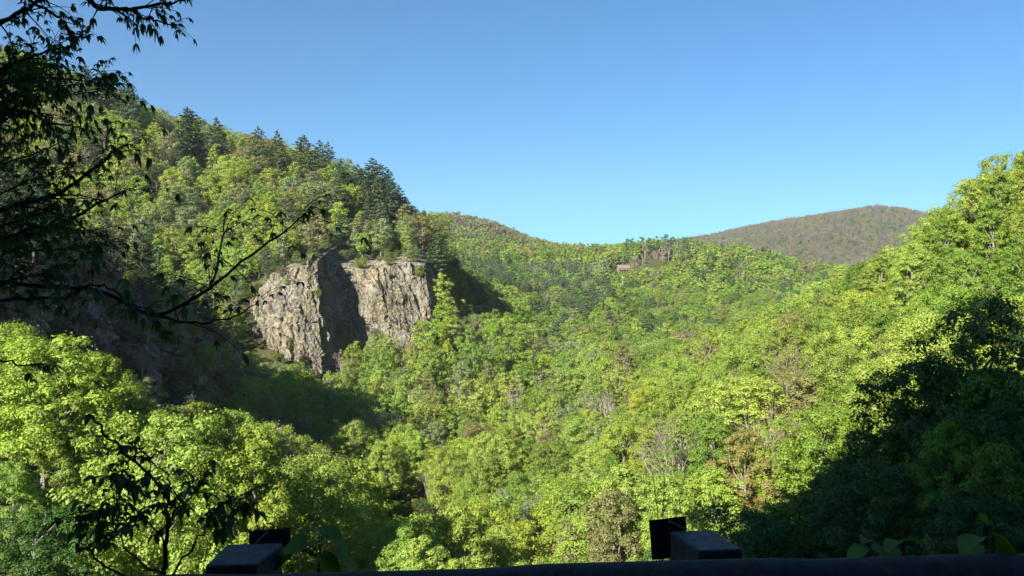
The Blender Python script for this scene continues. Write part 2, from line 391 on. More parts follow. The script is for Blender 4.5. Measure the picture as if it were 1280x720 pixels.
ENV={'oval':lambda h:np.sin(np.clip((h-.18)/.82,0,1)**.85*math.pi)**.65,
     'round':lambda h:np.sqrt(np.clip(1-((h-.62)/.40)**2,0,1)),
     'spread':lambda h:np.sqrt(np.clip(1-((h-.56)/.43)**2,0,1))**.8,
     'cone':lambda h:np.clip((1-h)/.8,0,1)**.75*np.clip((h-.12)/.12,0,1)}
def broadleaf(seed,H=16.,Wd=9.5,shape='oval',lobes=44,per=180,leaf=.36,gap=0.,limb=True):
    rng=np.random.default_rng(seed); env=ENV[shape]
    tr=MB(); cr=MB(); bare=MB()
    top=H*.8; P=curve([0,0,-1.5],[rng.normal(0,.35),rng.normal(0,.35),top],7,rng,.012)
    tr.tube(P,np.linspace(.021*H,.004*H,7),7)
    C=[];R=[]
    tries=0
    while len(C)<lobes and tries<6000:
        tries+=1
        h=rng.uniform(.2,.97); e=env(np.array(h))
        if e<.12: continue
        a=rng.uniform(0,2*math.pi); q=rng.uniform(.35,1)**.6
        if rng.random()<.18: q*=.4
        wob=1+.22*math.sin(2*a+seed)+.15*math.sin(3*a+seed*2+h*5)
        rad=e*q*Wd*.5*wob
        r=Wd*rng.uniform(.05,.105)*(1.1-.3*h)*(1 if lobes>200 else 1.3 if lobes>30 else 1.9)
        c=np.array([rad*math.cos(a),rad*math.sin(a),h*H])
        if any(np.linalg.norm((c-c2)*np.array([1,1,1.2]))<.62*min(r,r2) for c2,r2 in zip(C,R)): continue
        C.append(c);R.append(r)
    C=np.array(C);R=np.array(R)
    for c,r in zip(C,R):
        k=int(per*(r/(Wd*(.0775 if lobes>200 else .10 if lobes>30 else .148)))**2*rng.uniform(.75,1.2)*(1-gap))
        d=rng.normal(size=(k,3)); d/=np.linalg.norm(d,axis=1)[:,None]
        d[:,2]=np.where(d[:,2]<-.35,-d[:,2]*.6,d[:,2])
        rad=r*(rng.uniform(.45,1.08,k)**.6)*(1+.18*np.sin(d[:,0]*5+c[0])*np.sin(d[:,1]*5+c[1]))
        p=c+d*rad[:,None]*np.array([1,1,.9])
        out=p/np.array([Wd*.5,Wd*.5,H*.5])-np.array([0,0,1.05]); 
        nrm=d*1.0+np.array([0,0,.25])+out*.3+rng.normal(0,.33,(k,3))
        cr.quads(kites(p,nrm,leaf*rng.uniform(.55,1.35,k),rng))
        # stray sprays that break up the outline
        k2=max(2,k//7); d2=rng.normal(size=(k2,3)); d2/=np.linalg.norm(d2,axis=1)[:,None]
        cr.quads(kites(c+d2*r*rng.uniform(1.0,1.45,k2)[:,None],d2+rng.normal(0,.5,(k2,3)),leaf*rng.uniform(.5,1.1,k2),rng))
    if limb:
        for ii in rng.permutation(len(C))[:min(24,max(8,len(C)//2))]:
            c=C[ii]; hb=np.clip(c[2]/H-rng.uniform(.12,.3),.22,.74)*H
            k=np.interp(hb,P[:,2],np.arange(7)); b=np.array([np.interp(k,np.arange(7),P[:,q]) for q in range(3)])
            tr.tube(curve(b,c,4,rng,.06,-.05),np.linspace(.0062*H,.0014*H,4),5)
    return tr,cr
def pine(seed,H=20.,Wd=7.5,whorls=17,br=6,tuft=16,size=.55,start=.3,dead=True):
    rng=np.random.default_rng(seed); tr=MB(); cr=MB()
    P=curve([0,0,-1.5],[rng.normal(0,.3),rng.normal(0,.3),H],8,rng,.006); tr.tube(P,np.linspace(.016*H,.002*H,8),7)
    for w in range(whorls):
        f=w/(whorls-1); h=H*(start+(1-start)*f*.985)
        base=Wd*.5*((1-f)**.62)*(.55+.45*min(1,f*4+.25))
        a0=rng.uniform(0,6.28); nb=br if f<.85 else max(3,br-2)
        for b in range(nb):
            if rng.random()<.12: continue
            a=a0+b*2*math.pi/nb+rng.normal(0,.25); L=base*rng.uniform(.6,1.22)+.35
            dz=L*(rng.uniform(-.08,.12)+.35*f); o=np.array([P[-1,0]*f,P[-1,1]*f,h+rng.normal(0,.18)])
            tip=o+np.array([math.cos(a)*L,math.sin(a)*L,dz])
            tr.tube(curve(o,tip,3,rng,.03,-.04),[.035+.01*L,.02,.008],4,cap=False)
            k=max(4,int(tuft*L/(Wd*.4)))
            t=rng.uniform(.22,1.06,k)**.75
            side=np.array([-math.sin(a),math.cos(a),0])
            p=o+(tip-o)*t[:,None]+side*(rng.normal(0,.17,k)*L*(.35+.75*t*(1.25-t)*1.6))[:,None]+np.array([0,0,1])*(rng.normal(.02,.09,k)*(1+.12*L))[:,None]
            nr=np.array([0,0,1.0])+rng.normal(0,.33,(k,3))+np.array([math.cos(a),math.sin(a),0])*.25
            cr.quads(kites(p,nr,size*rng.uniform(.6,1.3,k),rng,.7))
    k=14; cr.quads(kites(np.array([P[-1,0],P[-1,1],H])+rng.normal(0,.28,(k,3))*np.array([.6,.6,1.2]),rng.normal(size=(k,3))+[0,0,.4],size*rng.uniform(.5,.9,k),rng))
    if dead:
        for q in range(8):
            a=rng.uniform(0,6.28); h=H*rng.uniform(.12,start); L=rng.uniform(.6,1.8)
            tr.tube([[0,0,h],[math.cos(a)*L,math.sin(a)*L,h+rng.uniform(-.3,.2)]],[.04,.01],4,cap=False)
    return tr,cr
def bare(seed,H=15.,Wd=8.,depth=4,buds=900,bud=.22):
    rng=np.random.default_rng(seed); tr=MB(); cr=MB(); tips=[]
    def grow(p,d,L,r,lev):
        e=p+d*L; q=curve(p,e,3,rng,.05); (tr if lev<2 else cr).tube(q,[r,r*.8,r*.6],5 if lev<2 else 3,m=0 if lev<2 else 1,cap=False)
        if lev>=depth: tips.append(e); return
        nb=3 if lev else 6
        for b in range(nb):
            t=rng.uniform(.45,1.0) if b else 1.0
            ax=rng.normal(size=3); nd=d+ax/np.linalg.norm(ax)*rng.uniform(.35,.75)*(1 if b else .5); nd[2]+=.22; nd/=np.linalg.norm(nd)
            grow(p+(e-p)*t,nd,L*rng.uniform(.52,.74),r*.52,lev+1)
    grow(np.array([0,0,-1.5]),np.array([rng.normal(0,.05),rng.normal(0,.05),1.0]),H*.46,.014*H,0)
    tips=np.array(tips); k=buds
    p=tips[rng.integers(0,len(tips),k)]+rng.normal(0,.42,(k,3))
    cr.quads(kites(p,rng.normal(size=(k,3))+[0,0,.5],bud*rng.uniform(.5,1.4,k),rng))
    return tr,cr

def join_meshes(name,tr,cr,mats):
    J=MB()
    for src,base in ((tr,0),(cr,1)):
        if not src.V: continue
        V=np.concatenate(src.V); J.V.append(V); J.F.append(np.concatenate(src.F)+J.n); J.S.append(np.concatenate(src.S))
        mm=np.concatenate(src.M)
        J.M.append(np.where(mm==1,0,base) if base else mm); J.n+=len(V)
    return J.mesh(name,mats)
PROTO=[]      # dict(kind, lod, trunk mesh, crown mesh, joined mesh, H, W)
def add_proto(kind,lod,H,Wd,tc,bark,leafm):
    tr,cr=tc; k=len(PROTO)
    cm=cr.mesh('crown',[leafm,bark])
    PROTO.append(dict(kind=kind,lod=lod,H=H,W=Wd,trunk=tr.mesh('trunk',[bark]),crown=cm,joined=join_meshes('tree_%03d'%k,tr,cr,[bark,leafm])))
s=100
LODS={0:(235,118,.215,8500),1:(120,62,.37,0),2:(26,46,.92,0)}
for lod,(lb,per,lf,_) in LODS.items():
    for sh,H,Wd in (('oval',18,8.5),('oval',17,9.5),('round',14,10.5),('round',15,9.5),('spread',15,11),('oval',20,8)):
        s+=1; add_proto('leafy',lod,H,Wd,broadleaf(s,H,Wd,sh,lb,per,lf,limb=lod<2),M_BARK,M_LEAF)
    for H,Wd,st in ((20,9.5,.28),(22,10,.34),(18,9,.18)):
        s+=1; add_proto('pine',lod,H,Wd,pine(s,H,Wd,(24,19,11)[lod],(7,7,5)[lod],(70,26,7)[lod],(.36,.68,1.35)[lod],st,lod<2),M_PBARK,M_NEEDLE)
    for H in (14,16):
        s+=1; add_proto('bare',lod,H,8,bare(s,H,8,(4,3,2)[lod],(1500,500,120)[lod],(.2,.36,.85)[lod]),M_BBARK,M_LEAF)
s+=1; add_proto('cone',0,15,7,broadleaf(s,15,7.5,'cone',60,210,.30),M_BARK,M_LEAF)
for pr in PROTO:      # true dimensions
    co=np.empty(len(pr['joined'].vertices)*3,np.float32); pr['joined'].vertices.foreach_get('co',co); co=co.reshape(-1,3)
    pr['H']=float(np.percentile(co[:,2],99.7)); pr['W']=float(np.percentile(np.abs(co[:,:2]),97)*2)
def pick(kind,lod,rng):
    c=[k for k,p in enumerate(PROTO) if p['kind']==kind and p['lod']==lod]
    return c[rng.integers(0,len(c))] if c else [k for k,p in enumerate(PROTO) if p['kind']==kind][0]

# ------------------------------------------------------------------ where the trees stand
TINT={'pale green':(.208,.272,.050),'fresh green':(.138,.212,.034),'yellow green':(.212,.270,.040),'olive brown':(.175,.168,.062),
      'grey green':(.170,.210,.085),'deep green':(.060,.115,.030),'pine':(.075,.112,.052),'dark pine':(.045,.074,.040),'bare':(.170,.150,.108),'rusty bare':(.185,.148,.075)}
TREES=[]   # dict(kind,x,y,z,s,sx,rot,tint name, tint, proto)
def proj(x,y,z): return 640+F*x/y, 360-F*z/y
def lod_of(Y): return 0 if Y<230 else (1 if Y<680 else 2)
def add_tree(kind,x,y,z,height,colour,rng,wide=1.0,hero=False):
    k=pick('leafy' if kind=='leafy' else kind,lod_of(y) if kind!='cone' else 0,rng)
    sz=height/PROTO[k]['H']; c=np.array(TINT[colour])*1.36*rng.uniform(.84,1.18)*np.array([rng.uniform(.9,1.1),1,rng.uniform(.85,1.2)])
    TREES.append(dict(kind=kind,x=x,y=y,z=z,s=sz,w=wide*rng.uniform(*((.72,1.2) if kind=='pine' else (.9,1.12))),rot=rng.uniform(0,6.28),col=colour,tint=c,proto=k,hero=hero))
HERO=[]
def hero(kind,px,row,Y,colour,hmin=8,hmax=26,wide=1.0,dx=0):
    p=at(px,row,Y); z,_=drop(p[0],p[1])
    h=min(max(p[2]-z,hmin),hmax); HERO.append((p[0],p[1],h*.17))
    add_tree(kind,p[0],p[1],z,h,colour,RNG,wide,True)
# skyline pines of the left mountain
for px,row,Y in [(70,92,452),(100,78,450),(128,88,450),(155,95,446),(163,106,440),(228,130,436),(240,138,438),(268,148,432),(325,158,425),(350,164,424),(380,170,420),(398,176,416),(408,178,415),
                 (446,205,404),(466,198,402),(478,206,404),(490,212,402),(455,225,396),(498,232,402),(508,248,402),(516,258,402),(473,222,394),(486,228,392),(462,240,388),
                 (430,250,385),(500,262,394),(522,280,400),(540,306,400),(475,256,384),(418,285,372),(455,292,372),(505,300,380)]:
    hero('pine',px,row,Y,'pine' if RNG.random()<.55 else 'dark pine',18,34,1.15)
# pines round the shaded ledge
for px,row,Y in [(30,240,165),(85,255,172),(140,268,180),(172,290,190),(200,300,205),(228,330,215),(205,345,185),(240,360,230),(118,300,190),(258,300,262),(330,300,322),(60,300,150),(170,330,176),(0,250,150),(110,280,170),(150,312,175),(190,335,182),(216,300,220),(236,355,200),(252,385,192),(95,330,160),(130,345,166),(22,300,142)]:
    hero('pine',px,row,Y,'dark pine' if RNG.random()<.8 else 'pine',14,34,.85)  # mostly the darker tint, putting shade into the needle colour
# named single trees
hero('cone',712,560,122,'fresh green',15,22,1.15)
hero('leafy',55,418,78,'pale green',14,22,1.25); hero('leafy',130,440,90,'fresh green',12,20); hero('leafy',10,405,84,'pale green',12,20,1.1)
hero('leafy',165,520,80,'pale green',11,18,1.1); hero('leafy',255,560,72,'yellow green',10,17,1.25); hero('leafy',215,540,88,'pale green',11,18)
hero('leafy',285,515,104,'pale green',11,18,1.1); hero('bare',345,518,112,'bare',11,18); hero('leafy',420,578,98,'yellow green',11,18); hero('leafy',515,645,94,'pale green',10,17)
hero('leafy',380,560,118,'olive brown',11,17); hero('pine',408,555,128,'pine',11,16)
hero('bare',852,520,118,'bare',15,22,1.1); hero('leafy',990,468,140,'olive brown',12,19,1.25); hero('bare',965,500,125,'rusty bare',12,18)
hero('leafy',930,465,138,'pale green',14,20,1.15); hero('leafy',850,445,190,'pale green',13,19,1.2)
hero('leafy',900,575,98,'yellow green',10,16); hero('leafy',585,510,200,'yellow green',12,18,1.2); hero('bare',655,570,140,'bare',12,18)
hero('bare',497,505,235,'bare',12,18); hero('bare',700,560,150,'bare',11,17); hero('bare',1050,405,185,'rusty bare',11,16)
for px,row,Y in [(812,297,872),(822,295,874),(832,293,872),(842,296,876),(853,296,872),(862,296,870),(800,296,880),(786,297,880)]:
    hero('leafy',px,row,Y,'deep green' if RNG.random()<.6 else 'fresh green',14,24,.9)
for px,row,Y in [(806,302,838),(836,303,840),(848,301,842),(796,318,822),(803,320,820),(790,322,815),(828,306,836)]:
    hero('bare',px,row,Y,'bare',14,24,.7)
for px,row,Y,c in [(1212,372,66,'deep green'),(1176,452,66,'deep green'),(1258,468,62,'fresh green'),(1138,512,68,'fresh green'),(1100,545,70,'deep green'),(1052,578,70,'fresh green'),(1010,612,72,'fresh green'),(968,648,72,'deep green'),  # deep green on the top tree puts shade into its leaf colour
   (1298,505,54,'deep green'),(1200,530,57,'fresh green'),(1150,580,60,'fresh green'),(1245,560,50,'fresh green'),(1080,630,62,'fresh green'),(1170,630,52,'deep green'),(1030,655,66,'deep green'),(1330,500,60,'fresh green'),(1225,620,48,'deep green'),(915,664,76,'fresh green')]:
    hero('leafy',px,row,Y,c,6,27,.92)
hero('leafy',12,575,60,'fresh green',9,16,1.1); hero('leafy',60,640,57,'deep green',8,14,1.2)
# forest
def zone(px,row,cx,cy,rx,ry): return ((px-cx)/rx)**2+((row-cy)/ry)**2<1
def choose(px,row,Y,rng):
    u=rng.random()
    def w(*pairs):
        t=0
        for p,k,c in pairs:
            t+=p
            if u<t: return k,c
        return pairs[-1][1:]
    if Y>1700: return w((.50,'leafy','bare'),(.12,'leafy','rusty bare'),(.18,'leafy','olive brown'),(.12,'leafy','deep green'),(.08,'pine','pine'))
    if px<735 and Y>880:
        if row<292+.1*(px-560): return w((.42,'leafy','bare'),(.25,'leafy','olive brown'),(.18,'leafy','grey green'),(.15,'leafy','fresh green'))
        return w((.22,'leafy','olive brown'),(.4,'leafy','fresh green'),(.2,'leafy','pale green'),(.18,'pine','pine'))
    if zone(px,row,705,350,62,58) and 450<Y<830: return w((.66,'pine','pine'),(.12,'leafy','grey green'),(.22,'leafy','fresh green'))
    if zone(px,row,590,338,62,32) and Y>420: return w((.6,'pine','pine'),(.2,'leafy','fresh green'),(.2,'leafy','deep green'))
    if px<560 and Y>270 and row<345:
        if zone(px,row,480,275,75,60): return w((.30,'pine','pine'),(.10,'pine','dark pine'),(.18,'leafy','grey green'),(.12,'leafy','olive brown'),(.10,'leafy','pale green'))
        return w((.34,'leafy','pale green'),(.14,'leafy','olive brown'),(.20,'leafy','grey green'),(.12,'leafy','yellow green'),(.10,'bare','bare'),(.04,'leafy','fresh green'),(.06,'pine','pine'))
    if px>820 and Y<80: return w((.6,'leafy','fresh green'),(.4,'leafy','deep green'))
    if px<600 and Y<132: return w((.5,'leafy','pale green'),(.26,'leafy','yellow green'),(.24,'leafy','fresh green'))
    if px<270 and 130<Y<300: return w((.45,'pine','dark pine'),(.2,'leafy','fresh green'),(.2,'leafy','grey green'),(.15,'bare','bare'))
    if Y>380: return w((.40,'leafy','fresh green'),(.17,'leafy','pale green'),(.12,'leafy','olive brown'),(.10,'leafy','deep green'),(.09,'bare','bare'),(.07,'pine','pine'),(.05,'leafy','yellow green'))
    if px>1080 and row<330 and Y<330: return w((.5,'leafy','pale green'),(.38,'leafy','fresh green'),(.12,'leafy','yellow green'))
    if px>760 and Y<330: return w((.55,'leafy','pale green'),(.17,'leafy','fresh green'),(.12,'leafy','yellow green'),(.08,'leafy','olive brown'),(.08,'bare','rusty bare'))
    return w((.36,'leafy','pale green'),(.26,'leafy','fresh green'),(.12,'leafy','grey green'),(.08,'leafy','yellow green'),(.07,'leafy','olive brown'),(.11,'bare','bare'))
CAM=Vector((0,0,0))
def seen(x,y,ztop):
    for dx in (0,-9,9):
        o=Vector((dx,0,2.0)); d=Vector((x,y,ztop))-o; L=d.length
        h=BVH.ray_cast(o,d/L,L-6)
        if h[0] is None: return True
    return False
HX=np.array([h[0] for h in HERO]); HY=np.array([h[1] for h in HERO]); HR=np.array([h[2] for h in HERO])
HOUSES=[(at(778,334,838),10),(at(821,314,854),17)]
def fill(y0,y1,step,tmax,hrange):
    rng=np.random.default_rng(int(y0))
    for yy in np.arange(y0,y1,step):
        for xx in np.arange(-tmax*yy-step,tmax*yy+step,step):
            x=xx+rng.uniform(-.46,.46)*step; y=yy+rng.uniform(-.46,.46)*step
            if y<56: continue
            if len(HX) and np.any((HX-x)**2+(HY-y)**2<(HR+1.0)**2): continue
            if any((p[0]-x)**2+(p[1]-y)**2<r*r for p,r in HOUSES): continue
            z,nz=drop(x,y)
            if z is None or nz<.36: continue
            h=rng.uniform(*hrange)
            px,row=proj(x,y,z+h)
            if px<-170 or px>1450: continue
            if row>860 or not seen(x,y,z+h+3): continue
            # keep the rock faces open: no trees on the foot of the cliff wall, few on the ledge
            if 300<=px<=556 and 292<y<345 and nz<.36 : continue
            lim=None
            if 300<px<580 and 195<y<(345 if 393<px<550 else 325): lim=np.interp(px,[300,318,395,420,450,500,550,580],[402,436,456,432,414,404,386,352])
            elif px<570 and y<132: lim=np.interp(px,[-200,0,60,120,150,230,285,340,420,470,515,570],[430,405,420,445,515,500,515,520,575,635,650,700])
            elif 330<px<580 and 132<=y<188: lim=np.interp(px,[330,400,450,500,560,580],[525,568,605,642,700,700])
            elif px>540 and y<82: lim=np.interp(px,[560,800,850,900,1000,1100,1150,1300],[708,700,672,650,600,548,500,440])
            if 840<px<1400 and 66<y<102: lim=np.interp(px,[840,1000,1050,1100,1140,1152,1175,1212,1260,1290,1320],[690,622,588,554,520,470,446,400,478,500,490])
            for bx,br,bY,bw in ((852,520,118,26),(985,468,141,46),(345,518,113,22),(712,560,123,30),(930,465,139,36)):
                if abs(px-bx)<bw and bY-30<y<bY: lim=br+62
            if px<560 and y<132 and rng.random()<.5: continue
            if 300<px<600 and 132<=y<192 and rng.random()<.4: continue
            if 760<px<800 and 640<y<838: lim=340-rng.uniform(0,6)
            if 797<px<842 and 640<y<852: lim=330-rng.uniform(0,8)
            if lim is not None:
                lim+=rng.uniform(0,14); h=min(h,-(lim-360)/F*y-z)
                if h<(5 if y<600 else 2.5): continue
                row=proj(x,y,z+h)[1]
            if px<-30 and y<105: continue
            kind,c=choose(px,row+h*.3*F/y,y,rng)
            if kind=='pine': h*=1.12
            if 100<px<300 and 125<y<215: h*=.62
            add_tree(kind,x,y,z,h,c,rng,.97 if y<330 else 1.08)
fill(56,185,8.0,.80,(12,22))
fill(185,620,8.3,.75,(11.5,21.5))
fill(620,1500,9.5,.72,(12,19))
fill(1500,3300,14.0,.70,(11,21))
def shrubs(y0,y1,step,tmax):
    rng=np.random.default_rng(int(y0)+5)
    for yy in np.arange(y0,y1,step):
        for xx in np.arange(-tmax*yy-step,tmax*yy+step,step):
            x=xx+rng.uniform(-.5,.5)*step; y=yy+rng.uniform(-.5,.5)*step
            z,nz=drop(x,y)
            if z is None or nz<.3: continue
            h=rng.uniform(2.2,5.5); px,row=proj(x,y,z+h)
            if px<-170 or px>1450 or row>900: continue
            if 310<px<556 and 290<y<345 and nz<.5 and rng.random()<.4: continue
            if not seen(x,y,z+h+1): continue
            k=pick('leafy',1 if y<400 else 2,rng); c=['fresh green','pale green','grey green','olive brown','deep green'][rng.integers(0,5)]
            TREES.append(dict(kind='leafy',x=x,y=y,z=z-.2*h,s=h/PROTO[k]['H']*1.15,w=rng.uniform(1.1,1.6),rot=rng.uniform(0,6.28),col=c,tint=np.array(TINT[c])*rng.uniform(.8,1.2),proto=k,hero=False,back=True,shrub=True))
shrubs(40,200,4.2,.80)
shrubs(200,480,6.5,.72)
# unseen trees added behind the viewpoint to throw the shade on the right
rng=np.random.default_rng(77)
def caster(px,row,Y,yc,h,wide=1.0):
    p=at(px,row,Y); d=(p[1]-yc)/(-SUN[1]); c=p+SUN*d
    k=pick('leafy',0,rng); z=c[2]-h
    TREES.append(dict(kind='leafy',x=c[0],y=c[1],z=z,s=h/PROTO[k]['H'],w=wide,rot=rng.uniform(0,6.28),col='fresh green',tint=np.array(TINT['fresh green']),proto=k,hero=False,back=True))
CAST=[(px,row-(30 if q<2 else 22 if q<7 else 6),Y,yc,24,1.2 if q<3 else 1.1) for q,(px,row,Y,yc) in enumerate([(1212,374,67,-16),(1178,450,67,-17),(1262,466,63,-15),(1142,512,69,-19),(1104,548,71,-20),(1058,582,71,-21),(1018,615,73,-22),
  (1310,495,58,-14),(1200,520,60,-15),(1250,520,58,-14),(1150,575,63,-17),(1100,610,66,-19),(1050,645,68,-20),(1300,560,52,-13),(1215,620,54,-14),(1140,650,58,-16),(1350,490,58,-13),(1400,500,55,-10),(1380,600,50,-9),(1260,650,48,-12),(1215,450,66,-21),(1175,520,67,-22)])]
CAST=[c for c in CAST if True]
for c in CAST: caster(*c)

for t in TREES: t['tilt']=tuple(RNG.normal(0,.035,2)) if not t.get('back') else (0,0)
# ------------------------------------------------------------------ what shows largest in the picture
ID=np.full((288,512),-1,np.int32); SCL=512/1280
order=sorted(range(len(TREES)),key=lambda k:-TREES[k]['y'])
for k in order:
    t=TREES[k]
    if t['y']<20: continue
    Ht=PROTO[t['proto']]['H']*t['s']; Wt=PROTO[t['proto']]['W']*t['s']*t['w']
    cx,cy=proj(t['x'],t['y'],t['z']+Ht*.62); rx=max(.6,Wt*.42*F/t['y']*SCL); ry=max(.6,Ht*.38*F/t['y']*SCL); cx*=SCL; cy*=SCL
    x0,x1=int(max(0,cx-rx)),int(min(512,cx+rx+1)); y0,y1=int(max(0,cy-ry)),int(min(288,cy+ry+1))
    t['px']=cx/SCL; t['row']=cy/SCL
    if x1<=x0 or y1<=y0: continue
    if not (t['hero'] or t['y']<260) :
        o=Vector((0,0,0)); d=Vector((t['x'],t['y'],t['z']+Ht*.8)); L=d.length
        if BVH.ray_cast(o,d/L,L-8)[0] is not None: continue
    gx,gy=np.meshgrid(np.arange(x0,x1),np.arange(y0,y1))
    mk=((gx+.5-cx)/rx)**2+((gy+.5-cy)/ry)**2<1
    sub=ID[y0:y1,x0:x1]; sub[mk]=k
cnt=np.bincount(ID[ID>=0],minlength=len(TREES))
single=set()
for kinds,lim,least in ((('leafy','cone'),290,14),(('pine',),110,5),(('bare',),60,8)):
    c=[k for k in range(len(TREES)) if TREES[k]['kind'] in kinds and cnt[k]>=least and not TREES[k].get('back')]
    c.sort(key=lambda k:-cnt[k]); single.update(c[:lim])

# ------------------------------------------------------------------ labels
ORD=['first','second','third','fourth','fifth','sixth','seventh','eighth','ninth','tenth','eleventh','twelfth','thirteenth','fourteenth','fifteenth','sixteenth','seventeenth','eighteenth','nineteenth','twentieth']
KINDWORD={'leafy':'leafy tree','cone':'leafy tree','pine':'pine','bare':'nearly bare tree'}
COLWORD={'pine':'blue green','dark pine':'dark','bare':'grey','rusty bare':'rust brown'}
def place(t):
    px,row,Y=t['px'],t['row'],t['y']
    if t['kind']=='pine' and Y>380 and row<215 and px<420: return 'on the left mountain skyline'
    if px<560 and Y>330: 
        if row<(px*.33+130): return 'high on the left mountain'
        return 'just above the grey cliff' if px>300 else 'low on the left mountain'
    if px<300 and 128<Y<330 : return 'beside the dark rock ledge'
    if px<310 and Y<=128: return 'in the sunlit stand at lower left' if row>520 else 'in front of the dark rock ledge'
    if px<580 and Y<=128: return 'between the sapling and the shaded ravine'
    if px<580 and Y<235: return 'in the shaded ravine'
    if px<600: return 'at the foot of the grey cliff'
    if Y>1500: return 'on the far right mountain'
    if Y>560: return 'on the central hill around the houses'
    if Y>330: return 'on the lower central hill'
    if px<800: return 'on the valley floor near the rail' if Y<165 else ('in the middle valley' if Y<240 else 'in the upper valley')
    if px>850 and Y<77: return 'in the dark clump at right'
    if Y<150: return 'beyond the dark clump at right' if px>1000 else 'left of the dark clump at right'
    if px>1130: return 'high on the right slope'
    return 'along the right slope crest' if Y>215 else 'midway up the right slope'
cellmap={}
for k in single:
    t=TREES[k]; t['place']=place(t); cellmap.setdefault((KINDWORD[t['kind']],t['col'],t['place']),[]).append(k)
for (kw,col,pl),ks in cellmap.items():
    ks.sort(key=lambda k:TREES[k]['px'])
    cw=COLWORD.get(col,col)
    for q,k in enumerate(ks):
        n_=len(ks)
        if n_==1: L='the only %s %s %s'%(cw,kw,pl)
        elif q==0: L='leftmost %s %s %s'%(cw,kw,pl)
        elif q==n_-1: L='rightmost %s %s %s'%(cw,kw,pl)
        elif q<20: L='%s %s %s from the left %s'%(ORD[q],cw,kw,pl)
        else: L='%s %s %s from the right %s'%(ORD[min(19,n_-1-q)],cw,kw,pl)
        TREES[k]['label']=L
NAMES={'leafy':'leafy_tree','cone':'leafy_tree','pine':'pine_tree','bare':'bare_tree'}
GROUPS={'leafy':'leafy spring trees of the valley forest','cone':'leafy spring trees of the valley forest','pine':'dark pines of the mountain forest','bare':'bare grey trees of the valley forest'}
proto_obj={}
for k in sorted(single):
    t=TREES[k]; pr=PROTO[t['proto']]
    root=bpy.data.objects.new(NAMES[t['kind']],None); COL.objects.link(root)
    root.location=(t['x'],t['y'],t['z']); root.rotation_euler=(t['tilt'][0],t['tilt'][1],t['rot']); root.scale=(t['s']*t['w'],t['s']*t['w'],t['s'])
    tag(root,t['label'],'tree' if t['kind']!='pine' else 'pine tree',GROUPS[t['kind']])
    if t['proto'] not in proto_obj:
        a=bpy.data.objects.new('trunk',pr['trunk']); b=bpy.data.objects.new('crown',pr['crown']); proto_obj[t['proto']]=(a,b)
    else:
        a,b=[o.copy() for o in proto_obj[t['proto']]]
    COL.objects.link(a); COL.objects.link(b); a.parent=root; b.parent=root
    b['tint']=[float(x) for x in t['tint']]; a['tint']=[.2,.17,.14]
# the rest: one uncountable forest
rest=[k for k in range(len(TREES)) if k not in single]  # also holds the unseen shade trees behind the viewpoint
pc=bpy.data.collections.new('forest_kinds')
for k,pr in enumerate(PROTO):
    o=bpy.data.objects.new('kind_%03d'%k,pr['joined']); pc.objects.link(o)
pm=bpy.data.meshes.new('forest'); pm.vertices.add(len(rest))
pm.vertices.foreach_set('co',np.array([(TREES[k]['x'],TREES[k]['y'],TREES[k]['z']) for k in rest],np.float32).ravel())
def attr(nm,ty,vals,key):
    a=pm.attributes.new(nm,ty,'POINT'); a.data.foreach_set(key,vals)
attr('idx','INT',np.array([TREES[k]['proto'] for k in rest],np.int32),'value')
attr('rot','FLOAT_VECTOR',np.array([(*TREES[k]['tilt'],TREES[k]['rot']) for k in rest],np.float32).ravel(),'vector')
attr('scl','FLOAT_VECTOR',np.array([(TREES[k]['s']*TREES[k]['w'],)*2+(TREES[k]['s'],) for k in rest],np.float32).ravel(),'vector')
attr('tint','FLOAT_COLOR',np.array([(*TREES[k]['tint'],1) for k in rest],np.float32).ravel(),'color')
fo=tag(link('forest',pm),'mixed spring forest of small distant crowns covering the hills and valley','forest',kind='stuff')
ng=bpy.data.node_groups.new('forest_nodes','GeometryNodeTree')
ng.interface.new_socket('Geometry',in_out='INPUT',socket_type='NodeSocketGeometry'); ng.interface.new_socket('Geometry',in_out='OUTPUT',socket_type='NodeSocketGeometry')
gi=ng.nodes.new('NodeGroupInput'); go=ng.nodes.new('NodeGroupOutput'); ip=ng.nodes.new('GeometryNodeInstanceOnPoints')
ci=ng.nodes.new('GeometryNodeCollectionInfo'); ci.inputs['Collection'].default_value=pc; ci.inputs['Separate Children'].default_value=True; ci.inputs['Reset Children'].default_value=True
ip.inputs['Pick Instance'].default_value=True
def named(nm,ty):
    q=ng.nodes.new('GeometryNodeInputNamedAttribute'); q.data_type=ty; q.inputs['Name'].default_value=nm; return q.outputs[0]
ng.links.new(gi.outputs[0],ip.inputs['Points']); ng.links.new(ci.outputs[0],ip.inputs['Instance'])
ng.links.new(named('idx','INT'),ip.inputs['Instance Index']); ng.links.new(named('scl','FLOAT_VECTOR'),ip.inputs['Scale'])
er=ng.nodes.new('FunctionNodeEulerToRotation'); ng.links.new(named('rot','FLOAT_VECTOR'),er.inputs[0]); ng.links.new(er.outputs[0],ip.inputs['Rotation'])
ng.links.new(ip.outputs[0],go.inputs[0])
md=fo.modifiers.new('forest','NODES'); md.node_group=ng
print('TREES',len(TREES),'single',len(single),'labels',len({TREES[k]['label'] for k in single}), {kk:sum(1 for k in single if TREES[k]['kind']==kk) for kk in NAMES})

